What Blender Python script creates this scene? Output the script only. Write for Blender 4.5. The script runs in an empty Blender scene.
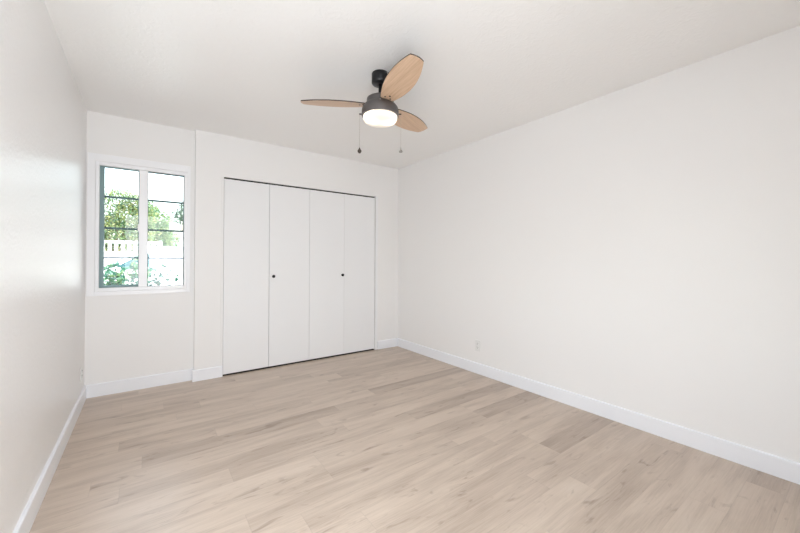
import bpy, bmesh, math, random
from mathutils import Vector, Matrix

random.seed(7)
S = bpy.context.scene
COL = S.collection
PI = math.pi

# ------------------------------------------------------------------ camera, sky, sun, big lights, exposure
cam_d = bpy.data.cameras.new('camera')
cam_d.sensor_fit = 'HORIZONTAL'
cam_d.sensor_width = 36.0
cam_d.lens = 36.0 * 347.84 / 800.0
cam_d.shift_y = -(266.5 - 258.41) / 800.0
cam_d.clip_start = 0.02
cam = bpy.data.objects.new('camera', cam_d)
COL.objects.link(cam)
YAW, PITCH, ROLL = 0.6315, 0.0061, 0.0039
CAMP = Vector((-2.8106, -3.89, 1.1761))
fw = Vector((math.sin(YAW) * math.cos(PITCH), math.cos(YAW) * math.cos(PITCH), math.sin(PITCH)))
rt = Vector((math.cos(YAW), -math.sin(YAW), 0))
up = rt.cross(fw)
r2 = rt * math.cos(ROLL) + up * math.sin(ROLL)
u2 = up * math.cos(ROLL) - rt * math.sin(ROLL)
m3 = Matrix((r2, u2, -fw)).transposed()
cam.matrix_world = Matrix.Translation(CAMP) @ m3.to_4x4()
S.camera = cam

w = bpy.data.worlds.new('sky')
S.world = w
w.use_nodes = True
wn = w.node_tree.nodes
bg = wn['Background']
sky = wn.new('ShaderNodeTexSky')
sky.sky_type = 'NISHITA'
sky.sun_disc = False
sky.sun_elevation = math.radians(48)
sky.sun_rotation = math.radians(150)
sky.air_density = 1.3
sky.dust_density = 3.0
sky.ozone_density = 1.0
hz = wn.new('ShaderNodeHueSaturation')          # hazy, nearly white sky
hz.inputs['Saturation'].default_value = 0.45
w.node_tree.links.new(sky.outputs[0], hz.inputs['Color'])
w.node_tree.links.new(hz.outputs[0], bg.inputs[0])
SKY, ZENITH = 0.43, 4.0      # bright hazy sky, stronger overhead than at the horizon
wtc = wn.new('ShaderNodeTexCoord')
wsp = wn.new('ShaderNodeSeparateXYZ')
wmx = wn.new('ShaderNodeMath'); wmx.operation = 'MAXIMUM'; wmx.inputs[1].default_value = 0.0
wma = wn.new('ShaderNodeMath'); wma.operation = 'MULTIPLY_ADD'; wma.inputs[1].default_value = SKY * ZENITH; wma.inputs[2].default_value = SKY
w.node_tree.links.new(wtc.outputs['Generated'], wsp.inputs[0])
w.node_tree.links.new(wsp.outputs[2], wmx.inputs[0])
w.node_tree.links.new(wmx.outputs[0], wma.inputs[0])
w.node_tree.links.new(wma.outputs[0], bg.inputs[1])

def light(name, kind, loc, rot, energy, col, **kw):
    d = bpy.data.lights.new(name, kind)
    d.energy = energy
    d.color = col
    for k, v in kw.items():
        setattr(d, k, v)
    o = bpy.data.objects.new(name, d)
    o.location = loc
    o.rotation_euler = rot
    COL.objects.link(o)
    return o

light('sun', 'SUN', (0, -5, 12), (math.radians(39.6), 0, math.radians(75.5)), 2.5, (1.0, 0.95, 0.86), angle=0.02)
# fill light in the added second window, left wall beside the camera
light('window_fill', 'AREA', (-3.25, -3.12, 1.45), (0, -PI / 2, 0), 7.0, (0.905, 0.957, 1.0), shape='RECTANGLE', size=1.0, size_y=1.5)
# fill light added in the doorway behind the camera to brighten the room
light('doorway_fill', 'AREA', (-2.72, -4.16, 1.03), (PI / 2, 0, 0), 46.5, (0.91, 0.957, 1.0), shape='RECTANGLE', size=0.8, size_y=1.95)
# sky portal in the back window
pl = light('portal', 'AREA', (-2.83, 0.2, 1.46), (-PI / 2, 0, 0), 1.0, (1, 1, 1), shape='RECTANGLE', size=0.64, size_y=1.08)
pl.data.cycles.is_portal = True

vs = S.view_settings
S.display_settings.display_device = 'sRGB'
vs.view_transform = 'Standard'
vs.look = 'None'
vs.exposure = 0.17
vs.gamma = 1.0
vs.use_curve_mapping = False
S.cycles.use_denoising = True
S.cycles.max_bounces = 14
S.cycles.diffuse_bounces = 10
S.cycles.transparent_max_bounces = 16
S.cycles.sample_clamp_indirect = 8.0
S.cycles.caustics_reflective = False
S.cycles.caustics_refractive = False

# ------------------------------------------------------------------ helpers
def lin(r, g, b):
    f = lambda c: c / 12.92 if c <= 0.04045 else ((c + 0.055) / 1.055) ** 2.4
    return (f(r / 255), f(g / 255), f(b / 255), 1.0)

def mat(name, col, rough=0.5, metal=0.0, spec=0.5, bump=None, emit=None, emit_s=0.0):
    """bump = (noise scale, strength, distance, detail)"""
    m = bpy.data.materials.new(name)
    m.use_nodes = True
    nt = m.node_tree
    b = nt.nodes['Principled BSDF']
    b.inputs['Base Color'].default_value = col
    b.inputs['Roughness'].default_value = rough
    b.inputs['Metallic'].default_value = metal
    b.inputs['Specular IOR Level'].default_value = spec
    tc = nt.nodes.new('ShaderNodeTexCoord')
    nz = nt.nodes.new('ShaderNodeTexNoise')
    nt.links.new(tc.outputs['Object'], nz.inputs['Vector'])
    sc, st, dist, det = bump or (60.0, 0.03, 0.001, 2.0)
    nz.inputs['Scale'].default_value = sc
    nz.inputs['Detail'].default_value = det
    bp = nt.nodes.new('ShaderNodeBump')
    bp.inputs['Strength'].default_value = st
    bp.inputs['Distance'].default_value = dist
    nt.links.new(nz.outputs[0], bp.inputs['Height'])
    nt.links.new(bp.outputs[0], b.inputs['Normal'])
    if emit:
        b.inputs['Emission Color'].default_value = emit
        b.inputs['Emission Strength'].default_value = emit_s
    return m

def tag(o, label=None, cat=None, group=None, kind=None):
    if label: o['label'] = label
    if cat: o['category'] = cat
    if group: o['group'] = group
    if kind: o['kind'] = kind
    return o

def empty(name, loc=(0, 0, 0)):
    o = bpy.data.objects.new(name, None)
    o.empty_display_size = 0.1
    o.location = loc
    COL.objects.link(o)
    return o

def obj(name, bm, m, parent=None, smooth=False, loc=None):
    me = bpy.data.meshes.new(name)
    bmesh.ops.recalc_face_normals(bm, faces=bm.faces[:])
    bm.to_mesh(me)
    bm.free()
    for mm in (m if isinstance(m, (list, tuple)) else [m]):
        me.materials.append(mm)
    if smooth:
        for p in me.polygons:
            p.use_smooth = True
    o = bpy.data.objects.new(name, me)
    if parent is not None:
        o.parent = parent
    if loc is not None:
        o.location = loc
    COL.objects.link(o)
    return o

def box(bm, x0, x1, y0, y1, z0, z1, bev=0.0, seg=2):
    vs_ = [bm.verts.new((x, y, z)) for x in (x0, x1) for y in (y0, y1) for z in (z0, z1)]
    idx = [(0, 1, 3, 2), (4, 6, 7, 5), (0, 4, 5, 1), (2, 3, 7, 6), (0, 2, 6, 4), (1, 5, 7, 3)]
    fs = [bm.faces.new([vs_[i] for i in f]) for f in idx]
    if bev > 0:
        es = list({e for f in fs for e in f.edges})
        bmesh.ops.bevel(bm, geom=es, offset=bev, segments=seg, affect='EDGES', profile=0.5)
    return bm

def lathe(bm, prof, seg=48, M=None, cap=True):
    """prof: list of (r, z)"""
    rings = []
    for r, z in prof:
        if r < 1e-6:
            v = bm.verts.new((0, 0, z) if M is None else M @ Vector((0, 0, z)))
            rings.append([v])
        else:
            ring = []
            for i in range(seg):
                a = 2 * PI * i / seg
                p = Vector((r * math.cos(a), r * math.sin(a), z))
                ring.append(bm.verts.new(p if M is None else M @ p))
            rings.append(ring)
    for A, B in zip(rings, rings[1:]):
        if len(A) == 1 and len(B) == 1:
            continue
        for i in range(seg):
            j = (i + 1) % seg
            if len(A) == 1:
                bm.faces.new((A[0], B[i], B[j]))
            elif len(B) == 1:
                bm.faces.new((A[i], A[j], B[0]))
            else:
                bm.faces.new((A[i], A[j], B[j], B[i]))
    if cap:
        for R in (rings[0], rings[-1]):
            if len(R) > 1:
                bm.faces.new(R)
    return bm

def frame_rot(d):
    return Vector((0, 0, 1)).rotation_difference(Vector(d).normalized()).to_matrix().to_4x4()

def rod(bm, a, b, r, seg=12):
    a, b = Vector(a), Vector(b)
    M = Matrix.Translation(a) @ frame_rot(b - a)
    return lathe(bm, [(r, 0), (r, (b - a).length)], seg, M)

def B():
    return bmesh.new()

# ------------------------------------------------------------------ room constants (metres)
H = 2.44
W = 3.2211            # left wall at x = -W, right wall at x = 0
REC = 0.06            # the window bay sits this much behind the closet wall
BX = -2.425           # where the bay ends and the closet wall begins
YR = -4.05            # rear wall, behind the camera
CL0, CL1, CLZ = -2.176, -0.368, 2.016     # closet opening
T = 0.12
WX0, WX1, WZ0, WZ1 = -3.160, -2.487, 0.898, 2.022   # back window opening
V0, V1, VZ0, VZ1 = -3.92, -2.32, 0.92, 2.02         # added left window opening (y range)

# ------------------------------------------------------------------ materials
wall_m = mat('wall_paint', (0.84, 0.832, 0.826, 1), 0.34, spec=0.5, bump=(62.0, 0.65, 0.004, 2.0))
flat_m = mat('flat_wall_paint', (0.84, 0.832, 0.826, 1), 0.5, spec=0.4, bump=(95.0, 0.10, 0.003, 3.0))
trim_m = mat('trim_paint', (0.85, 0.865, 0.90, 1), 0.32, spec=0.5)
door_m = mat('door_paint', (0.83, 0.835, 0.845, 1), 0.42, spec=0.45)
vinyl_m = mat('window_vinyl', (0.88, 0.885, 0.905, 1), 0.3)
dark_m = mat('track_and_gap_shade', (0.004, 0.004, 0.004, 1), 0.6, spec=0.2)  # closet track, and the painted shade under the doors
black_m = mat('black_metal', (0.008, 0.008, 0.009, 1), 0.45, spec=0.3)
teal_m = mat('green_grey_bar', lin(70, 98, 102), 0.5)
paleb_m = mat('pale_blue_bar', lin(110, 128, 145), 0.5)
screenf_m = mat('screen_frame', lin(128, 154, 156), 0.55)
plate_m = mat('outlet_plastic', (0.78, 0.78, 0.77, 1), 0.35)
slot_m = mat('outlet_slot', (0.10, 0.10, 0.10, 1), 0.6)
closet_m = mat('closet_inside', (0.25, 0.24, 0.23, 1), 0.8)

def ceiling_material():
    m = mat('ceiling_texture', (0.86, 0.853, 0.843, 1), 0.34, spec=0.5)
    nt = m.node_tree
    b = nt.nodes['Principled BSDF']
    tc = nt.nodes.new('ShaderNodeTexCoord')
    n1 = nt.nodes.new('ShaderNodeTexNoise'); n1.inputs['Scale'].default_value = 22; n1.inputs['Detail'].default_value = 4; n1.inputs['Distortion'].default_value = 1.2
    r1 = nt.nodes.new('ShaderNodeValToRGB'); r1.color_ramp.elements[0].position = 0.47; r1.color_ramp.elements[1].position = 0.60
    n2 = nt.nodes.new('ShaderNodeTexNoise'); n2.inputs['Scale'].default_value = 110; n2.inputs['Detail'].default_value = 2
    mx = nt.nodes.new('ShaderNodeMath'); mx.operation = 'MULTIPLY_ADD'; mx.inputs[1].default_value = 0.25
    for n in (n1, n2):
        nt.links.new(tc.outputs['Object'], n.inputs['Vector'])
    nt.links.new(n1.outputs[0], r1.inputs[0])
    nt.links.new(n2.outputs[0], mx.inputs[0])
    nt.links.new(r1.outputs[0], mx.inputs[2])
    bp = nt.nodes.new('ShaderNodeBump'); bp.inputs['Strength'].default_value = 0.14; bp.inputs['Distance'].default_value = 0.005
    nt.links.new(mx.outputs[0], bp.inputs['Height'])
    nt.links.new(bp.outputs[0], b.inputs['Normal'])
    return m
ceil_m = ceiling_material()

def glass_material():
    m = bpy.data.materials.new('window_glass')
    m.use_nodes = True
    nt = m.node_tree
    nt.nodes.clear()
    out = nt.nodes.new('ShaderNodeOutputMaterial')
    tr = nt.nodes.new('ShaderNodeBsdfTransparent'); tr.inputs[0].default_value = (0.93, 0.985, 0.97, 1)
    gl = nt.nodes.new('ShaderNodeBsdfGlossy'); gl.inputs['Roughness'].default_value = 0.02
    fr = nt.nodes.new('ShaderNodeFresnel'); fr.inputs[0].default_value = 1.5
    mx = nt.nodes.new('ShaderNodeMixShader')
    nt.links.new(fr.outputs[0], mx.inputs[0])
    nt.links.new(tr.outputs[0], mx.inputs[1])
    nt.links.new(gl.outputs[0], mx.inputs[2])
    nt.links.new(mx.outputs[0], out.inputs[0])
    return m
glass_m = glass_material()

def floor_material():
    m = bpy.data.materials.new('oak_vinyl_plank')
    m.use_nodes = True
    nt = m.node_tree
    N, L = nt.nodes, nt.links
    b = N['Principled BSDF']
    g = N.new('ShaderNodeUVMap'); g.uv_map = 'grain'
    e = N.new('ShaderNodeUVMap'); e.uv_map = 'edge'
    at = N.new('ShaderNodeAttribute'); at.attribute_name = 'tone'
    def mapping(sx, sy):
        mp = N.new('ShaderNodeMapping'); mp.inputs['Scale'].default_value = (sx, sy, 1)
        L.new(g.outputs[0], mp.inputs[0]); return mp
    def noise(mp, sc, det, rough=0.55, dist=0.0):
        n = N.new('ShaderNodeTexNoise'); n.inputs['Scale'].default_value = sc; n.inputs['Detail'].default_value = det
        n.inputs['Roughness'].default_value = rough; n.inputs['Distortion'].default_value = dist
        L.new(mp.outputs[0], n.inputs['Vector']); return n
    broad = noise(mapping(1.0, 7.0), 1.6, 3, 0.5, 0.6)        # slow bands along the board
    fine = noise(mapping(2.2, 60.0), 2.6, 4, 0.6, 0.3)        # grain lines
    knot = noise(mapping(3.2, 11.0), 1.5, 3, 0.5, 1.5)        # darker figure and knots
    kr = N.new('ShaderNodeValToRGB'); kr.color_ramp.elements[0].position = 0.60; kr.color_ramp.elements[1].position = 0.78
    L.new(knot.outputs[0], kr.inputs[0])
    def math_(op, a, bb, c=None):
        n = N.new('ShaderNodeMath'); n.operation = op
        for i, v in enumerate((a, bb, c)):
            if v is None: continue
            if isinstance(v, (int, float)): n.inputs[i].default_value = v
            else: L.new(v, n.inputs[i])
        return n.outputs[0]
    v = math_('MULTIPLY_ADD', broad.outputs[0], 0.70, -0.135)
    v = math_('MULTIPLY_ADD', fine.outputs[0], 0.42, v)
    v = math_('MULTIPLY_ADD', kr.outputs[0], -0.30, v)
    v = math_('ADD', v, at.outputs['Fac'])
    cr = N.new('ShaderNodeValToRGB')
    el = cr.color_ramp.elements
    el[0].position = 0.0; el[0].color = FLOOR_COL[0]
    el[1].position = 1.0; el[1].color = FLOOR_COL[2]
    x = el.new(0.5); x.color = FLOOR_COL[1]
    L.new(v, cr.inputs[0])
    # thin darker joint between boards
    sp = N.new('ShaderNodeSeparateXYZ'); L.new(e.outputs[0], sp.inputs[0])
    def edge(o, width):
        d = math_('MINIMUM', o, math_('SUBTRACT', 1.0, o))
        n = N.new('ShaderNodeMapRange'); n.inputs[1].default_value = 0.0; n.inputs[2].default_value = width
        n.inputs[3].default_value = 0.88; n.inputs[4].default_value = 1.0
        L.new(d, n.inputs[0]); return n.outputs[0]
    ed = math_('MINIMUM', edge(sp.outputs[0], 0.0022), edge(sp.outputs[1], 0.016))
    mul = N.new('ShaderNodeMix'); mul.data_type = 'RGBA'; mul.blend_type = 'MULTIPLY'; mul.inputs[0].default_value = 1.0
    L.new(cr.outputs[0], mul.inputs[6]); 
    cmb = N.new('ShaderNodeCombineColor')
    for i in range(3): L.new(ed, cmb.inputs[i])
    L.new(cmb.outputs[0], mul.inputs[7])
    L.new(mul.outputs[2], b.inputs['Base Color'])
    b.inputs['Roughness'].default_value = 0.33
    b.inputs['Specular IOR Level'].default_value = 0.5
    bp = N.new('ShaderNodeBump'); bp.inputs['Strength'].default_value = 0.15; bp.inputs['Distance'].default_value = 0.001
    L.new(fine.outputs[0], bp.inputs['Height']); L.new(bp.outputs[0], b.inputs['Normal'])
    return m
FLOOR_COL = [lin(148, 130, 115), lin(197, 180, 164), lin(219, 205, 191)]
floor_m = floor_material()

# ------------------------------------------------------------------ floor: one mesh of planks
def build_floor():
    rng = random.Random(11)
    bm = B()
    uvg = bm.loops.layers.uv.new('grain')
    uve = bm.loops.layers.uv.new('edge')
    tone = bm.faces.layers.float.new('tone')
    wd, y0, Lp = 0.1452, -0.573, 1.245
    known = {0: -1.20, 4: -1.17, 5: -1.575, 8: -1.18, 10: -0.74, 11: -1.187, 14: -0.753, 7: -0.42, 2: -0.85, 20: -0.2}
    dark = {(0, -1.20): -.13, (4, -1.17): -.20, (5, -2.82): -.15, (8, -1.18): -.18, (10, -0.74): -.19, (14, -0.753): -.19, (20, -.2): -.14}
    k = -5
    phase = 0.3
    X0, X1 = -W - 0.02, 0.02
    while True:
        ya = min(y0 - wd * k, 0.10)
        yb = max(y0 - wd * (k + 1), YR)
        if yb <= YR and ya <= YR:
            break
        phase = (phase + 0.36 + rng.uniform(0, .5)) % 1.0
        j = known.get(k, -phase * Lp)
        while j > X0: j -= Lp
        while j < X1:
            xa, xb = max(j, X0), min(j + Lp, X1)
            if xb - xa > 0.01:
                t = rng.uniform(-0.05, 0.06)
                for (kk, xx), tv in dark.items():
                    if kk == k and abs(j - xx) < 0.02: t = tv
                vs_ = [bm.verts.new((x, y, 0)) for x, y in ((xa, yb), (xb, yb), (xb, ya), (xa, ya))]
                f = bm.faces.new(vs_)
                f[tone] = t
                ox, oy = rng.uniform(0, 40), rng.uniform(0, 40)
                for lp in f.loops:
                    c = lp.vert.co
                    lp[uvg].uv = (ox + c.x - j, oy + c.y - yb)
                    lp[uve].uv = ((c.x - j) / Lp, (c.y - (y0 - wd * (k + 1))) / wd)
            j += Lp
        k += 1
    # a slab below, so the floor has thickness
    o = obj('floor', bm, floor_m)
    sb = B(); box(sb, -W - T, T, YR - 2.6, 0.75, -0.12, -0.004)
    s = obj('slab', sb, closet_m, o)
    return o
fl = build_floor()
tag(fl, 'pale oak vinyl plank floor of the empty bedroom', 'floor', kind='structure')

# ------------------------------------------------------------------ walls and ceiling
def struct(name, bm, m, label, cat):
    return tag(obj(name, bm, m), label, cat, kind='structure')

bm = B(); box(bm, -W - T, T, YR - 2.6, 0.75, H, H + 0.15)  # extended over the hall to block sun at the doorway
struct('ceiling', bm, ceil_m, 'off white textured ceiling around the fan', 'ceiling')
bm = B(); box(bm, 0, T, YR - T, 0.75, -0.12, H)
struct('wall_right', bm, flat_m, 'bare off white wall with one outlet near the floor', 'wall')
bm = B()
box(bm, -W - T, -W, YR - T, V0, -0.12, H); box(bm, -W - T, -W, V1, REC + T, -0.12, H)
box(bm, -W - T, -W, V0, V1, -0.12, VZ0); box(bm, -W - T, -W, V0, V1, VZ1, H)
struct('wall_left', bm, wall_m, 'off white satin wall beside the window, catching its glare', 'wall')
bm = B(); box(bm, -W, -3.16, YR - T, YR, -0.12, H); box(bm, -2.28, 0, YR - T, YR, -0.12, H); box(bm, -3.16, -2.28, YR - T, YR, 2.05, H)
struct('wall_rear', bm, flat_m, 'off white wall behind the camera', 'wall')
bm = B()
box(bm, -W, WX0, REC, REC + T, -0.12, H); box(bm, WX1, BX, REC, REC + T, -0.12, H)
box(bm, WX0, WX1, REC, REC + T, -0.12, WZ0); box(bm, WX0, WX1, REC, REC + T, WZ1, H)
struct('wall_back', bm, flat_m, 'off white recessed wall that holds the window', 'wall')
bm = B()
box(bm, BX, CL0, 0, REC + T, -0.12, H); box(bm, CL1, 0, 0, REC + T, -0.12, H)
box(bm, CL0, CL1, 0, REC + T, CLZ, H)
struct('wall_closet', bm, flat_m, 'off white wall around the closet doors', 'wall')
bm = B()
box(bm, BX, 0, 0.66, 0.75, -0.12, H); box(bm, BX, BX + 0.05, REC + T, 0.66, -0.12, H)
struct('wall_inside', bm, closet_m, 'dark lining of the closet behind the doors', 'wall')

bm = B()
box(bm, -2.2, -2.1, YR - 2.6, YR - T, -0.004, H); box(bm, -W - T, -W, YR - 2.6, YR - T, -0.004, H); box(bm, -W, -2.2, YR - 2.6, YR - 2.5, -0.004, H)  # unseen hall walls added to keep sun out of the doorway
struct('wall_sun_block', bm, flat_m, 'off white hall walls added unseen behind the camera to block the sun', 'wall')

# ------------------------------------------------------------------ baseboards
HB, TB = 0.110, 0.015
def base_prof(bm, a, b, n, h=HB, t=TB):
    """a, b: ends on the wall line; n: direction into the room"""
    a, b, n = Vector((*a, 0)), Vector((*b, 0)), Vector((*n, 0))
    prof = [(0, 0.0005), (t, 0.0005), (t, h - 0.006), (t - 0.002, h - 0.002), (t - 0.006, h), (0, h)]
    A = [bm.verts.new(a + n * d + Vector((0, 0, z))) for d, z in prof]
    C_ = [bm.verts.new(b + n * d + Vector((0, 0, z))) for d, z in prof]
    k = len(prof)
    for i in range(k):
        j = (i + 1) % k
        bm.faces.new((A[i], A[j], C_[j], C_[i]))
    bm.faces.new(A); bm.faces.new(C_[::-1])
    return bm
bm = base_prof(B(), (0, YR), (0, 0), (-1, 0))
struct('baseboard_right', bm, trim_m, 'white baseboard along the bare right wall', 'baseboard')
bm = base_prof(B(), (-W, YR), (-W, REC), (1, 0))
struct('baseboard_left', bm, trim_m, 'white baseboard along the glossy left wall', 'baseboard')
bm = base_prof(B(), (-W + TB, REC), (BX, REC), (0, -1))
struct('baseboard_back', bm, trim_m, 'white baseboard under the window', 'baseboard')
bm = base_prof(B(), (BX - TB, 0), (CL0 - 0.002, 0), (0, -1))
box(bm, BX - TB, BX, 0, REC - TB, 0.0005, HB)
struct('baseboard_closet', bm, trim_m, 'short white baseboard between window bay and closet', 'baseboard')
bm = base_prof(B(), (CL1 + 0.035, 0), (-TB, 0), (0, -1))
struct('baseboard_corner', bm, trim_m, 'short white baseboard between closet and right corner', 'baseboard')
bm = base_prof(B(), (-2.27, YR), (-TB, YR), (0, 1))
struct('baseboard_rear', bm, trim_m, 'white baseboard behind the camera', 'baseboard')

# ------------------------------------------------------------------ closet: jambs, track, bifold doors
bm = B(); box(bm, CL1, CL1 + 0.034, -0.006, 0.0, 0.001, CLZ + 0.002, 0.0015)
struct('trim_1', bm, door_m, 'narrow white jamb strip right of the closet doors', 'trim')
bm = B(); box(bm, CL0 - 0.022, CL0, -0.003, 0.0, 0.111, CLZ, 0.001)
struct('trim_2', bm, flat_m, 'narrow white jamb strip left of the closet doors', 'trim')
bm = B(); box(bm, CL0 + 0.001, CL1 - 0.001, 0.024, 0.05, CLZ - 0.017, CLZ - 0.0005)
struct('trim_3', bm, dark_m, 'thin dark track above the closet doors', 'track')
bm = B(); box(bm, CL0 + 0.001, CL1 - 0.001, 0.012, 0.05, 0.0005, 0.004)  # near-black strip paints the shade of the gap under the doors
struct('gap_shade_strip', bm, dark_m, 'dark strip standing in for the shaded gap under the closet doors', 'track')

JX = [CL0 + 0.004, -1.7225, -1.2670, -0.8180, CL1 - 0.004]
PZ0, PZ1 = 0.016, CLZ - 0.0155
PT = 0.032
def panel(parent, x0, x1, dy0, dy1, gap0, gap1):
    """flat slab leaf between x0 and x1; front face set back dy0 at x0 and dy1 at x1"""
    bm = B()
    a, b = x0 + gap0, x1 - gap1
    box(bm, a, b, 0, PT, PZ0, PZ1, 0.0015)
    for v in bm.verts:
        t = (v.co.x - a) / (b - a)
        v.co.y += dy0 + (dy1 - dy0) * t
    return obj('door_panel', bm, door_m, parent)
def knob(parent, x, z, y):
    M = Matrix.Translation((x, y, z)) @ Matrix.Rotation(PI / 2, 4, 'X')
    bm = B(); lathe(bm, [(0.0, 0), (0.011, 0), (0.011, 0.003), (0.006, 0.006), (0.0055, 0.013), (0.010, 0.017), (0.017, 0.022), (0.017, 0.026), (0.013, 0.030), (0.0, 0.031)], 24, M)
    return obj('knob', bm, black_m, parent, smooth=True)
def hinge(parent, x, z, y):
    bm = B(); rod(bm, (x, y, z - 0.035), (x, y, z + 0.035), 0.004, 10)
    return obj('hinge', bm, trim_m, parent)
d1 = empty('door_1', (0, 0, 0)); tag(d1, 'left pair of white bifold closet doors with small black knob', 'door', kind='structure')
p1 = panel(d1, JX[0], JX[1], 0.006, 0.012, 0.0, 0.0025)
p2 = panel(d1, JX[1], JX[2], 0.010, 0.010, 0.001, 0.0013)
knob(p2, -1.681, 0.998, 0.0105)
for z in (0.25, 1.0, 1.8): hinge(d1, JX[1] + 0.0, z, 0.048)
d2 = empty('door_2', (0, 0, 0)); tag(d2, 'right pair of white bifold closet doors with small black knob', 'door', kind='structure')
p3 = panel(d2, JX[2], JX[3], 0.010, 0.010, 0.0013, 0.0006)
p4 = panel(d2, JX[3], JX[4], 0.010, 0.010, 0.0006, 0.0015)
knob(p3, -0.846, 0.995, 0.0105)
for z in (0.25, 1.0, 1.8): hinge(d2, JX[3], z, 0.047)

# ------------------------------------------------------------------ back window
def ring(bm, x0, x1, z0, z1, l, r, b, t, ya, yb, bev=0.0):
    """rectangular frame in the xz plane with member widths l, r, b, t"""
    box(bm, x0, x0 + l, ya, yb, z0, z1, bev); box(bm, x1 - r, x1, ya, yb, z0, z1, bev)
    box(bm, x0 + l, x1 - r, ya, yb, z0, z0 + b, bev); box(bm, x0 + l, x1 - r, ya, yb, z1 - t, z1, bev)
    return bm
win = empty('window_1', (0, 0, 0)); tag(win, 'white two pane slider window with thin grid bars on the back wall', 'window', kind='structure')
bm = ring(B(), -W + 0.008, -2.462, 0.862, 2.085, 0.052, 0.026, 0.036, 0.062, REC - 0.012, REC, 0.002)
obj('casing', bm, vinyl_m, win)
bm = ring(B(), WX0 + 0.0005, WX1 - 0.0005, WZ0 + 0.0005, WZ1 - 0.0005, 0.024, 0.024, 0.030, 0.030, REC - 0.004, REC + 0.075, 0.002)
obj('window_frame', bm, vinyl_m, win)
GX0, GX1, GZ0, GZ1 = -3.1385, -2.511, 0.9285, 1.9915
bm = B(); box(bm, -2.862, -2.797, REC + 0.004, REC + 0.06, GZ0, GZ1, 0.003)
obj('mullion', bm, vinyl_m, win)
def sash(xa, xb, members, m, y):
    bm = ring(B(), xa, xb, GZ0, GZ1, *members, y, y + 0.022)
    return obj('sash', bm, m, win)
sL = sash(GX0, -2.862, (0.034, 0.006, 0.020, 0.009), screenf_m, REC + 0.030)
sR = sash(-2.797, GX1, (0.003, 0.006, 0.003, 0.008), teal_m, REC + 0.030)
for s_, xa, xb in ((sL, GX0 + 0.034, -2.868), (sR, -2.794, GX1 - 0.006)):
    bm = B(); vs_ = [bm.verts.new(p) for p in ((xa, REC + 0.041, GZ0), (xb, REC + 0.041, GZ0), (xb, REC + 0.041, GZ1), (xa, REC + 0.041, GZ1))]
    bm.faces.new(vs_)
    g_ = obj('pane', bm, glass_m, s_)
    for z, th, m in ((1.727, 0.007, teal_m), (1.452, 0.007, teal_m), (1.190, 0.0065, paleb_m)):
        bm = B(); box(bm, xa - 0.02 * (xa < -3), xb, REC + 0.036, REC + 0.046, z - th - .0015, z + th + .0015)
        obj('grid_bar', bm, m, s_)
bm = B(); box(bm, -2.872, -2.861, REC + 0.000, REC + 0.012, 1.43, 1.50, 0.003)
obj('latch', bm, vinyl_m, win)

# ------------------------------------------------------------------ added left window, out of view beside the camera, for the fill light
win2 = empty('added_window', (0, 0, 0)); tag(win2, 'added white window beside the camera, unseen, frames the fill light', 'window', kind='structure')
bm = B()
for (ya, yb, za, zb) in ((V0, V0 + .04, VZ0, VZ1), (V1 - .04, V1, VZ0, VZ1), (V0 + .04, V1 - .04, VZ0, VZ0 + .04), (V0 + .04, V1 - .04, VZ1 - .04, VZ1), (-3.14, -3.10, VZ0 + .04, VZ1 - .04)):
    box(bm, -W - 0.10, -W - 0.05, ya, yb, za, zb)
obj('window_frame', bm, vinyl_m, win2)
bm = B(); bm.faces.new([bm.verts.new((-W - 0.075, y, z)) for y, z in ((V0, VZ0), (V1, VZ0), (V1, VZ1), (V0, VZ1))])
obj('pane', bm, glass_m, win2)

# ------------------------------------------------------------------ outlets
def outlet(loc, rotz, label):
    """plate lies in local xz, facing local -y"""
    r = empty('electrical_outlet', loc); r.rotation_euler = (0, 0, rotz)
    tag(r, label, 'outlet', 'duplex wall outlets')
    bm = B(); box(bm, -0.035, 0.035, -0.006, 0, -0.0575, 0.0575, 0.0025)
    obj('cover_plate', bm, plate_m, r)
    for s in (-1, 1):
        bm = B()
        M = Matrix.Translation((0, -0.0055, s * 0.0195)) @ Matrix.Rotation(PI / 2, 4, 'X')
        lathe(bm, [(0.0, 0), (0.0168, 0), (0.0168, 0.0025), (0.0, 0.0028)], 28, M)
        for v in bm.verts: v.co.z = min(max(v.co.z, s * 0.0195 - 0.0140), s * 0.0195 + 0.0140)
        f_ = obj('receptacle', bm, plate_m, r)
        bm = B()
        for dx, hh in ((-0.0062, 0.0045), (0.0062, 0.0036)):
            box(bm, dx - 0.0012, dx + 0.0012, -0.0092, -0.008, s * 0.0195 + 0.001 - hh + 0.003, s * 0.0195 + 0.001 + hh + 0.003)
        lathe(bm, [(0.0, 0), (0.0026, 0), (0.0026, 0.0012), (0.0, 0.0012)], 14, Matrix.Translation((0, -0.008, s * 0.0195 - 0.0085)) @ Matrix.Rotation(PI / 2, 4, 'X'))
        obj('slots', bm, slot_m, f_)
    bm = B(); lathe(bm, [(0.0, 0), (0.003, 0), (0.0025, 0.0012), (0.0, 0.0014)], 16, Matrix.Translation((0, -0.006, 0)) @ Matrix.Rotation(PI / 2, 4, 'X'))
    obj('screw', bm, plate_m, r)
    return r
outlet((0, -1.434, 0.291), -PI / 2, 'white outlet low on the bare wall right of the closet')
outlet((-W, -0.15, 0.265), PI / 2, 'white outlet low on the wall near the window corner')

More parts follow.
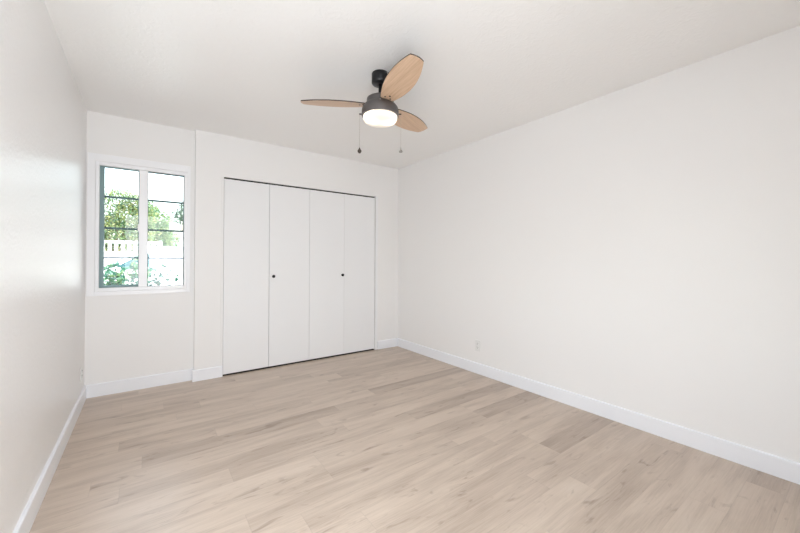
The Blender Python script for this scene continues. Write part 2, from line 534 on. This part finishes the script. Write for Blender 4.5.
# ------------------------------------------------------------------ ceiling fan
canopy_m = mat('fan_black', (0.022, 0.022, 0.025, 1), 0.38, metal=0.4)
motor_m = mat('fan_gunmetal', (0.135, 0.125, 0.125, 1), 0.40, metal=0.7)
bronze_m = mat('fan_bronze', (0.07, 0.055, 0.045, 1), 0.35, metal=0.8)
chain_m = mat('fan_chain', (0.45, 0.42, 0.38, 1), 0.35, metal=0.9)
silver_m = mat('fan_silver', (0.6, 0.58, 0.55, 1), 0.3, metal=0.8)
pewter_m = mat('fan_pewter', (0.33, 0.32, 0.31, 1), 0.35, metal=0.8)
edge_m = mat('blade_edge', lin(62, 48, 42), 0.5)
def blade_wood():
    m = mat('blade_wood', lin(205, 165, 130), 0.36, spec=0.5)
    nt = m.node_tree; b = nt.nodes['Principled BSDF']
    tc = nt.nodes.new('ShaderNodeTexCoord'); mp = nt.nodes.new('ShaderNodeMapping'); mp.inputs['Scale'].default_value = (3, 60, 60)
    nz = nt.nodes.new('ShaderNodeTexNoise'); nz.inputs['Scale'].default_value = 2.0; nz.inputs['Detail'].default_value = 4
    cr = nt.nodes.new('ShaderNodeValToRGB')
    cr.color_ramp.elements[0].position = 0.3; cr.color_ramp.elements[0].color = lin(190, 158, 130)
    cr.color_ramp.elements[1].position = 0.75; cr.color_ramp.elements[1].color = lin(216, 186, 158)
    nt.links.new(tc.outputs['Object'], mp.inputs[0]); nt.links.new(mp.outputs[0], nz.inputs['Vector'])
    nt.links.new(nz.outputs[0], cr.inputs[0]); nt.links.new(cr.outputs[0], b.inputs['Base Color'])
    return m
blade_m = blade_wood()
def lamp_glass():
    m = bpy.data.materials.new('frosted_lamp_glass'); m.use_nodes = True
    nt = m.node_tree; b = nt.nodes['Principled BSDF']
    b.inputs['Base Color'].default_value = (0.9, 0.88, 0.84, 1); b.inputs['Roughness'].default_value = 0.35
    tl = nt.nodes.new('ShaderNodeBsdfTranslucent'); tl.inputs[0].default_value = (0.95, 0.9, 0.82, 1)
    em = nt.nodes.new('ShaderNodeEmission'); em.inputs[0].default_value = (1.0, 0.94, 0.87, 1); em.inputs[1].default_value = 0.22
    mx = nt.nodes.new('ShaderNodeMixShader'); mx.inputs[0].default_value = 0.75
    ad = nt.nodes.new('ShaderNodeAddShader')
    nt.links.new(b.outputs[0], mx.inputs[1]); nt.links.new(tl.outputs[0], mx.inputs[2])
    nt.links.new(mx.outputs[0], ad.inputs[0]); nt.links.new(em.outputs[0], ad.inputs[1])
    nt.links.new(ad.outputs[0], nt.nodes['Material Output'].inputs[0])
    return m
lglass_m = lamp_glass()

FX, FY = -1.5355, -1.9137
fan = empty('ceiling_fan', (FX, FY, H))
tag(fan, 'three blade ceiling fan with tan blades, dark body and lit round lamp', 'ceiling fan')
Z = lambda z: z - H
bm = B(); lathe(bm, [(0.0, 0), (0.056, 0), (0.0585, -0.003), (0.0585, Z(2.374)), (0.055, Z(2.369)), (0.022, Z(2.366)), (0.0, Z(2.366))], 56)
can = obj('canopy', bm, canopy_m, fan, smooth=True)
for a in (-1.25, 1.9):
    bm = B(); lathe(bm, [(0, 0), (0.004, 0), (0.003, 0.002), (0, 0.0025)], 12, Matrix.Translation((0.0585 * math.cos(a), 0.0585 * math.sin(a), -0.012)) @ frame_rot((math.cos(a), math.sin(a), 0)))
    obj('screw', bm, silver_m, can)
bm = B(); lathe(bm, [(0.0125, Z(2.368)), (0.0125, Z(2.27))], 24)
obj('downrod', bm, canopy_m, fan, smooth=True)
bm = B(); lathe(bm, [(0.0, Z(2.285)), (0.024, Z(2.285)), (0.026, Z(2.278)), (0.080, Z(2.274)), (0.0895, Z(2.268)), (0.0915, Z(2.26)), (0.0915, Z(2.238)), (0.0935, Z(2.235)), (0.108, Z(2.222)), (0.119, Z(2.207)), (0.1245, Z(2.190)), (0.125, Z(2.155)), (0.124, Z(2.150)), (0.119, Z(2.150)), (0.0, Z(2.152))], 72)
mh = obj('motor_housing', bm, motor_m, fan, smooth=True)
for a in (-2.15, -0.05, 2.05):
    bm = B(); lathe(bm, [(0, 0), (0.0035, 0), (0.003, 0.002), (0, 0.0025)], 12, Matrix.Translation((0.112 * math.cos(a), 0.112 * math.sin(a), Z(2.217))) @ frame_rot((math.cos(a), math.sin(a), 0.9)))
    obj('screw', bm, silver_m, mh)
# frosted bowl
bm = B(); lathe(bm, [(0.1145, Z(2.149)), (0.115, Z(2.140)), (0.113, Z(2.128)), (0.106, Z(2.117)), (0.092, Z(2.109)), (0.065, Z(2.104)), (0.035, Z(2.102)), (0.0, Z(2.101))], 72, cap=False)
obj('lamp_diffuser', bm, lglass_m, fan, smooth=True)
for (dx, dy) in ((-0.055, 0.005), (0.045, -0.035)):
    bl = light('bulb', 'POINT', (dx, dy, Z(2.132)), (0, 0, 0), 0.18, (1.0, 0.88, 0.74), shadow_soft_size=0.012)
    bl.parent = fan
# blades
def blade_mesh():
    bm = B()
    r0P, s0P, r1P, s1P, bP = 0.101, 0.036, 0.547, -0.023, 0.048
    r0M, s0M, r1M, s1M, bM = 0.090, -0.045, 0.545, -0.109, -0.041
    n = 26
    ptsP = [(r0P + (r1P - r0P) * t, s0P + (s1P - s0P) * t + 4 * bP * t * (1 - t)) for t in [i / n for i in range(n + 1)]]
    ptsM = [(r0M + (r1M - r0M) * t, s0M + (s1M - s0M) * t + 4 * bM * t * (1 - t)) for t in [i / n for i in range(n + 1)]]
    h = 0.0035
    def grid(z):
        g = []
        for (a, b) in zip(ptsP, ptsM):
            row = []
            i = ptsP.index(a)
            for k in range(7):
                t = k / 6
                x = a[0] + (b[0] - a[0]) * t; y = a[1] + (b[1] - a[1]) * t
                x += 0.010 * 4 * t * (1 - t) * max(0, (i - n * 0.7) / (n * 0.3))    # slightly rounded tip
                row.append(bm.verts.new((x, y, z)))
            g.append(row)
        return g
    top, bot = grid(h), grid(-h)
    for g, mi in ((top, 1), (bot, 0)):
        for i in range(n):
            for k in range(6):
                f = bm.faces.new((g[i][k], g[i + 1][k], g[i + 1][k + 1], g[i][k + 1])); f.material_index = mi
    per = lambda g: [g[i][0] for i in range(n + 1)] + g[n][1:] + [g[i][6] for i in range(n - 1, -1, -1)] + g[0][5:0:-1]
    A, C_ = per(top), per(bot)
    for i in range(len(A)):
        j = (i + 1) % len(A)
        f = bm.faces.new((A[i], A[j], C_[j], C_[i])); f.material_index = 1
    return bm
def blade(phi, tilt, cone, zb, sl, first=None):
    R = Matrix.Rotation(math.radians(phi), 4, 'Z') @ Matrix.Rotation(math.radians(-cone), 4, 'Y') @ Matrix.Rotation(math.radians(tilt), 4, 'X') @ Matrix.Diagonal((sl, 1, 1, 1))
    mw = Matrix.Translation((0, 0, Z(zb))) @ R
    if first is None:
        b = obj('blade', blade_mesh(), [blade_m, edge_m], fan)
        for (x, y) in ((0.117, -0.026), (0.117, 0.012), (0.142, -0.004)):
            bm = B(); lathe(bm, [(0, -0.0062), (0.0045, -0.0058), (0.0058, -0.0036), (0.0058, -0.003)], 14, Matrix.Translation((x, y, 0)))
            obj('screw', bm, black_m, b)
        bm = B(); box(bm, 0.06, 0.165, -0.03, 0.018, 0.0036, 0.007, 0.001)
        obj('blade_iron', bm, canopy_m, b)
    else:
        b = first.copy(); COL.objects.link(b); b.parent = fan
        for ch in list(first.children):
            c = ch.copy(); COL.objects.link(c); c.parent = b
    b.matrix_local = mw
    return b
b0 = blade(-95.72, -11.04, 1.375, 2.2269, 1.012)
blade(25.86, -11.23, -0.77, 2.2288, 1.017, b0)
blade(147.25, -11.3, 2.55, 2.2235, 0.978, b0)
# pull chains
def pull(ang, rr, z0, z1, pm, kind):
    d = Vector((math.cos(ang), math.sin(ang), 0))
    st = B(); rod(st, d * 0.122 + Vector((0, 0, Z(z0))), d * rr + Vector((0, 0, Z(z0))), 0.0045, 12)
    s = obj('chain_outlet', st, bronze_m, fan)
    bm = B()
    p = d * (rr - 0.003)
    n = int((z0 - z1) / 0.0042)
    for i in range(n):
        M = Matrix.Translation((p.x, p.y, Z(z0) - 0.004 - i * 0.0042))
        lathe(bm, [(0, 0.0019), (0.0009, 0.0011), (0.0011, 0), (0.0009, -0.0011), (0, -0.0019)], 6, M)
    rod(bm, (p.x, p.y, Z(z0)), (p.x, p.y, Z(z1)), 0.0005, 6)
    c = obj('pull_chain', bm, chain_m, fan)
    M = Matrix.Translation((p.x, p.y, Z(z1)))
    if kind == 'ball':
        prof = [(0, 0.004), (0.003, 0.002), (0.004, -0.004), (0.009, -0.010), (0.0135, -0.018), (0.0135, -0.024), (0.009, -0.032), (0.003, -0.036), (0, -0.0365)]
    else:
        prof = [(0, 0.004), (0.002, 0.002), (0.003, -0.008), (0.0045, -0.013), (0.011, -0.022), (0.0125, -0.028), (0.010, -0.031), (0, -0.032)]
    bm = B(); lathe(bm, prof, 24, M)
    k = obj('pull_knob', bm, pm, c, smooth=True)
cr_ = math.atan2(-math.sin(YAW), math.cos(YAW))
pull(cr_ + PI, 0.142, 2.166, 1.936, bronze_m, 'ball')
pull(cr_, 0.143, 2.166, 1.938, pewter_m, 'bell')

# ------------------------------------------------------------------ outdoors, seen through the back window
GZ = -0.15
conc_m = mat('pale_concrete', (0.45, 0.44, 0.42, 1), 0.8, bump=(40, 0.2, 0.01, 4))
white_m = mat('white_render', (0.68, 0.69, 0.69, 1), 0.7, bump=(50, 0.2, 0.01, 3))
cap_m = mat('grey_cap', (0.16, 0.17, 0.20, 1), 0.7)
fence_m = mat('white_fence_vinyl', (0.66, 0.67, 0.68, 1), 0.4)
roof_m = mat('grey_shingle', (0.28, 0.27, 0.27, 1), 0.8)
carp_m = mat('white_car_paint', (0.62, 0.65, 0.67, 1), 0.3, spec=0.3)
carg_m = mat('car_glass', (0.022, 0.06, 0.068, 1), 0.3, spec=0.05)
tyre_m = mat('tyre_rubber', (0.03, 0.03, 0.03, 1), 0.7)
lampc_m = mat('headlamp', (0.7, 0.7, 0.72, 1), 0.1, metal=0.3)
bark_m = mat('bark', (0.16, 0.12, 0.09, 1), 0.85, bump=(30, 0.6, 0.02, 4))

def leaf_material(name, c0, c1, c2):
    m = bpy.data.materials.new(name); m.use_nodes = True
    nt = m.node_tree; b = nt.nodes['Principled BSDF']
    g = nt.nodes.new('ShaderNodeNewGeometry'); r = nt.nodes.new('ShaderNodeValToRGB')
    r.color_ramp.elements[0].color = c0; r.color_ramp.elements[1].color = c2
    e = r.color_ramp.elements.new(0.5); e.color = c1
    nt.links.new(g.outputs['Random Per Island'], r.inputs[0]); nt.links.new(r.outputs[0], b.inputs['Base Color'])
    b.inputs['Roughness'].default_value = 0.45
    tl = nt.nodes.new('ShaderNodeBsdfTranslucent'); nt.links.new(r.outputs[0], tl.inputs[0])
    mx = nt.nodes.new('ShaderNodeMixShader'); mx.inputs[0].default_value = 0.4
    nt.links.new(b.outputs[0], mx.inputs[1]); nt.links.new(tl.outputs[0], mx.inputs[2])
    nt.links.new(mx.outputs[0], nt.nodes['Material Output'].inputs[0])
    return m
leafA = leaf_material('leaf_yellow_green', (0.04, 0.11, 0.06, 1), (0.11, 0.19, 0.06, 1), (0.27, 0.26, 0.08, 1))
leafB = leaf_material('leaf_fresh_green', (0.03, 0.10, 0.06, 1), (0.09, 0.20, 0.06, 1), (0.24, 0.26, 0.08, 1))
leafC = leaf_material('leaf_dark', (0.05, 0.09, 0.07, 1), (0.08, 0.13, 0.09, 1), (0.12, 0.17, 0.11, 1))
leafE = leaf_material('leaf_deep_teal', (0.012, 0.05, 0.045, 1), (0.03, 0.10, 0.075, 1), (0.07, 0.17, 0.10, 1))
leafD = leaf_material('leaf_blue_green', (0.03, 0.13, 0.10, 1), (0.08, 0.23, 0.14, 1), (0.24, 0.36, 0.14, 1))

def leaf(bm, c, d, n, ln, wd):
    """folded pointed leaf from c along d"""
    d = d.normalized(); s = d.cross(n)
    if s.length < 1e-4: s = d.orthogonal()
    s.normalize(); n = s.cross(d)
    a = bm.verts.new(c); m1 = bm.verts.new(c + d * ln * .45 + n * ln * .06); t = bm.verts.new(c + d * ln - n * ln * .10)
    l = bm.verts.new(c + d * ln * .42 + s * wd * .5); r = bm.verts.new(c + d * ln * .42 - s * wd * .5)
    for f in ((a, l, m1), (a, m1, r), (l, t, m1), (m1, t, r)): bm.faces.new(f)

def rvec(rng):
    while True:
        v = Vector((rng.uniform(-1, 1), rng.uniform(-1, 1), rng.uniform(-1, 1)))
        if 0.01 < v.length < 1: return v.normalized()

def tree(label, loc, hgt, clumps, n, ln, lm, seed, group=None):
    rng = random.Random(seed)
    r = empty('leafy_tree', loc); tag(r, label, 'tree', group)
    bm = B()
    lathe(bm, [(0.13, 0), (0.10, 0.3), (0.085, hgt * .35), (0.06, hgt * .55), (0.02, hgt * .8)], 12)
    for (cx, cy, cz, rx, ry, rz) in clumps:
        rod(bm, (0, 0, hgt * .35), (cx, cy, cz), 0.03, 7)
    obj('trunk', bm, bark_m, r)
    bm = B()
    vol = [c[3] * c[4] * c[5] for c in clumps]
    for c, v in zip(clumps, vol):
        for i in range(int(n * v / sum(vol))):
            u = rvec(rng); q = rng.uniform(0.35, 1.0) ** 0.6 * rng.uniform(0.85, 1.12)
            p = Vector((c[0] + u.x * c[3] * q, c[1] + u.y * c[4] * q, c[2] + u.z * c[5] * q))
            leaf(bm, p, rvec(rng) + Vector((0, 0, -.3)), rvec(rng) + Vector((0, 0, .8)), ln * rng.uniform(.7, 1.3), ln * .55)
    obj('foliage', bm, lm, r)
    return r

bm = B(); box(bm, -40, 40, 0.78, 70, GZ - 0.2, GZ); tag(obj('ground', bm, conc_m), 'sunlit pale driveway outside the window', 'ground', kind='structure')

# white fence with an open picket top, behind the car
fr_ = empty('vinyl_fence', (-4.6, 16.0, GZ)); tag(fr_, 'white fence with open picket top behind the parked car', 'fence')
bm = B(); box(bm, -4.5, 2.35, 0, 0.05, 0.02, 1.68, 0.005); obj('board_panel', bm, fence_m, fr_)
bm = B(); box(bm, -4.5, 2.35, -0.02, 0.07, 2.05, 2.16, 0.008); obj('top_rail', bm, fence_m, fr_)
for i in range(31):
    bm = B(); x = -4.44 + i * 0.225; box(bm, x - 0.055, x + 0.055, 0.005, 0.045, 1.68, 2.05)
    obj('picket', bm, fence_m, fr_)
for x in (-4.5, -2.2, 0.1, 2.35):
    bm = B(); box(bm, x - 0.06, x + 0.06, -0.04, 0.09, 0, 2.2, 0.01)
    obj('post', bm, fence_m, fr_)

# white garden wall
wl = empty('garden_wall', (-2.72, 8.1, GZ)); tag(wl, 'white rendered garden wall with grey cap outside the right pane', 'wall')
bm = B(); box(bm, 0, 6, 0, 0.2, 0, 1.64, 0.01); obj('wall_body', bm, white_m, wl)
bm = B(); box(bm, -0.03, 6, -0.03, 0.23, 1.64, 1.71, 0.008); obj('cap', bm, cap_m, wl)

# house beyond the wall
hs = empty('neighbour_house', (-0.95, 24.0, GZ)); tag(hs, 'white house far beyond the garden wall', 'house')
bm = B(); box(bm, 0, 9, 0, 7, 0, 2.9); obj('house_wall', bm, white_m, hs)
bm = B(); v = [bm.verts.new(p) for p in ((-.35, -.5, 2.85), (9.3, -.5, 2.85), (9.3, 7.5, 2.85), (-.35, 7.5, 2.85), (1.8, 3.5, 4.3), (7.2, 3.5, 4.3))]
for f in ((0, 1, 5, 4), (1, 2, 5), (2, 3, 4, 5), (3, 0, 4), (3, 2, 1, 0)): bm.faces.new([v[i] for i in f])
obj('roof', bm, roof_m, hs)
bm = B(); box(bm, 1.6, 2.9, -0.05, 0.02, 1.0, 2.1); hw = obj('house_window', bm, vinyl_m, hs)
bm = B(); box(bm, 1.67, 2.83, -0.06, -0.051, 1.07, 2.03); obj('house_pane', bm, carg_m, hw)

# parked car, side-on to the window
def car(loc):
    r = empty('car', loc); r.rotation_euler = (0, 0, -PI / 2); tag(r, 'white car parked behind the bush outside the left pane', 'car')
    def sect(rows, m, name, parent, tuck=False):
        """rows: list of (y, half width bottom, half width top, z bottom, z top)"""
        bm = B(); R_ = []
        for (y, wb, wt, zb, zt) in rows:
            k = 0.06
            wm = wb + (wt - wb) * .48 if tuck else wb + .02
            ring_ = [(-wb, zb), (-wm, zb + (zt - zb) * .45), (-wt, zt - k), (-wt + k, zt), (wt - k, zt), (wt, zt - k), (wm, zb + (zt - zb) * .45), (wb, zb)]
            R_.append([bm.verts.new((x, y, z)) for x, z in ring_])
        for A, C_ in zip(R_, R_[1:]):
            for i in range(8):
                bm.faces.new((A[i], A[(i + 1) % 8], C_[(i + 1) % 8], C_[i]))
        bm.faces.new(R_[0]); bm.faces.new(R_[-1][::-1])
        return obj(name, bm, m, parent)
    body = sect([(-2.2, .72, .66, .32, .70), (-2.1, .82, .78, .24, .86), (-1.2, .88, .84, .24, 1.02), (-.95, .88, .84, .24, 1.06), (1.9, .88, .84, .24, 1.08), (2.15, .82, .78, .30, 1.02)], carp_m, 'body', r)
    cab = sect([(-1.0, .80, .78, 1.0, 1.08), (-.1, .80, .60, 1.0, 1.60), (.5, .80, .60, 1.0, 1.66), (1.5, .80, .60, 1.0, 1.60), (2.0, .78, .66, 1.0, 1.12)], carp_m, 'cabin', r, True)
    def pane(pts, name):
        bm = B(); vs_ = [bm.verts.new(p) for p in pts]; bm.faces.new(vs_)
        e = bmesh.ops.extrude_face_region(bm, geom=bm.faces[:])
        for g_ in e['geom']:
            if isinstance(g_, bmesh.types.BMVert): g_.co += Vector((0, -0.012, 0.008)) if name == 'windshield' else Vector((math.copysign(0.02, pts[0][0]), 0, 0))
        return obj(name, bm, carg_m, cab)
    pane([(-.70, -.93, 1.13), (.70, -.93, 1.13), (.50, -.17, 1.56), (-.50, -.17, 1.56)], 'windshield')
    for s in (-1, 1):
        pane([(s * .765, -.70, 1.10), (s * .765, 1.6, 1.10), (s * .625, 1.3, 1.52), (s * .625, -.05, 1.52)], 'side_window')
        for y in (-1.35, 1.35):
            bm = B(); M = Matrix.Translation((s * .86, y, .32)) @ Matrix.Rotation(PI / 2, 4, 'Y')
            lathe(bm, [(0, -.10), (.22, -.10), (.32, -.08), (.32, .08), (.22, .10), (0, .10)], 28, M); wh = obj('wheel', bm, tyre_m, r)
            bm = B(); lathe(bm, [(0, s * .10), (.2, s * .102), (.19, s * .112), (0, s * .115)], 20, M); obj('hubcap', bm, silver_m, wh)
        bm = B(); box(bm, s * .60 - .14, s * .60 + .14, -2.21, -2.08, .66, .78, .02); obj('headlight', bm, lampc_m, r)
        bm = B(); box(bm, s * .98 - .09, s * .98 + .09, -.78, -.66, 1.08, 1.20, .03); obj('mirror', bm, carp_m, r)
    bm = B(); box(bm, -.40, .40, -2.215, -2.15, .44, .60, .015); obj('grille', bm, tyre_m, r)
    return r
car((-2.83, 10.3, GZ))

tree('yellow green leafy tree behind the fence, filling the left pane', (-3.95, 17.6, GZ), 4.2,
     [(0, 0, 2.6, 1.0, .9, .9), (.45, -.1, 3.3, .8, .7, .75), (-.7, .1, 3.1, .8, .7, .8), (.1, 0, 4.2, .75, .6, .6), (.9, 0, 2.5, .7, .6, .7), (-.9, 0, 2.2, .8, .6, .7), (1.0, 0, 3.5, .7, .6, .7), (.6, 0, 4.1, .6, .5, .5), (-.9, 0, 3.9, .6, .5, .4)], 9000, .12, leafA, 3, 'trees beyond the fence')
tree('green leafy tree behind the garden wall, seen in the right pane', (-2.30, 20.0, GZ), 3.8,
     [(0, 0, 2.7, .8, .6, .9), (-.45, 0, 3.7, .6, .5, .7), (.45, 0, 2.4, .65, .5, .7), (.1, 0, 3.5, .65, .5, .65), (-.3, 0, 4.2, .45, .4, .4)], 4500, .13, leafB, 5, 'trees beyond the fence')
tree('small dark tree top at the right edge of the window, far behind', (0.05, 35.5, GZ), 6.4,
     [(0, 0, 5.7, .95, .6, .6), (.25, 0, 6.5, .6, .5, .6), (-.2, 0, 5.1, .8, .5, .35)], 700, .22, leafC, 8, 'trees beyond the fence')

def shrub(name, label, loc, stems, seed, ln, lm):
    rng = random.Random(seed)
    r = empty(name, loc); tag(r, label, 'shrub', 'plants under the window')
    sb = B(); lb = B()
    for (tx, ty, tz, nl) in stems:
        p0, p1 = Vector((tx * .15, ty * .15, 0)), Vector((tx, ty, tz))
        mid = (p0 + p1) / 2 + Vector((-tx * .15, -ty * .15, tz * .12))
        prev = p0; N = 8
        pos = []
        for i in range(1, N + 1):
            t = i / N; q = p0 * (1 - t) ** 2 + mid * 2 * t * (1 - t) + p1 * t * t
            rod(sb, prev, q, 0.006 * (1 - .6 * t), 6); prev = q; pos.append(q)
        for i in range(nl):
            t = rng.uniform(.35, 1.0); q = pos[min(int(t * N), N - 1)]
            d = rvec(rng); d.z = d.z * .5 + .15
            leaf(lb, q, d, Vector((0, -.35, .45)) + rvec(rng), ln * rng.uniform(.6, 1.25), ln * .48)
    obj('stems', sb, bark_m, r); obj('foliage', lb, lm, r)
rs = random.Random(21)
shrub('leafy_shrub', 'broad leaved green shrub close outside the left pane', (-3.08, 2.05, GZ),
      [(rs.uniform(-.36, .30), rs.uniform(-.3, .3), rs.uniform(1.0, 1.25), 40) for i in range(26)] + [(.17, 0, 1.40, 34), (.20, .1, 1.36, 30), (.12, .1, 1.34, 26)], 4, .095, leafD)
shrub('low_shrub', 'low sprawling blue green plant outside the right pane', (-2.66, 2.9, GZ),
      [(.3, .1, 1.0, 24), (.0, .0, 1.0, 24), (.16, .05, .98, 24), (-.16, 0, 1.14, 22), (-.05, .05, 1.16, 22), (.08, 0, 1.20, 20), (.18, 0, 1.10, 18), (-.12, .1, 1.06, 20), (.02, -.1, 1.08, 20), (.26, 0, 1.04, 16), (.1, .1, 1.02, 20)], 9, .10, leafE)
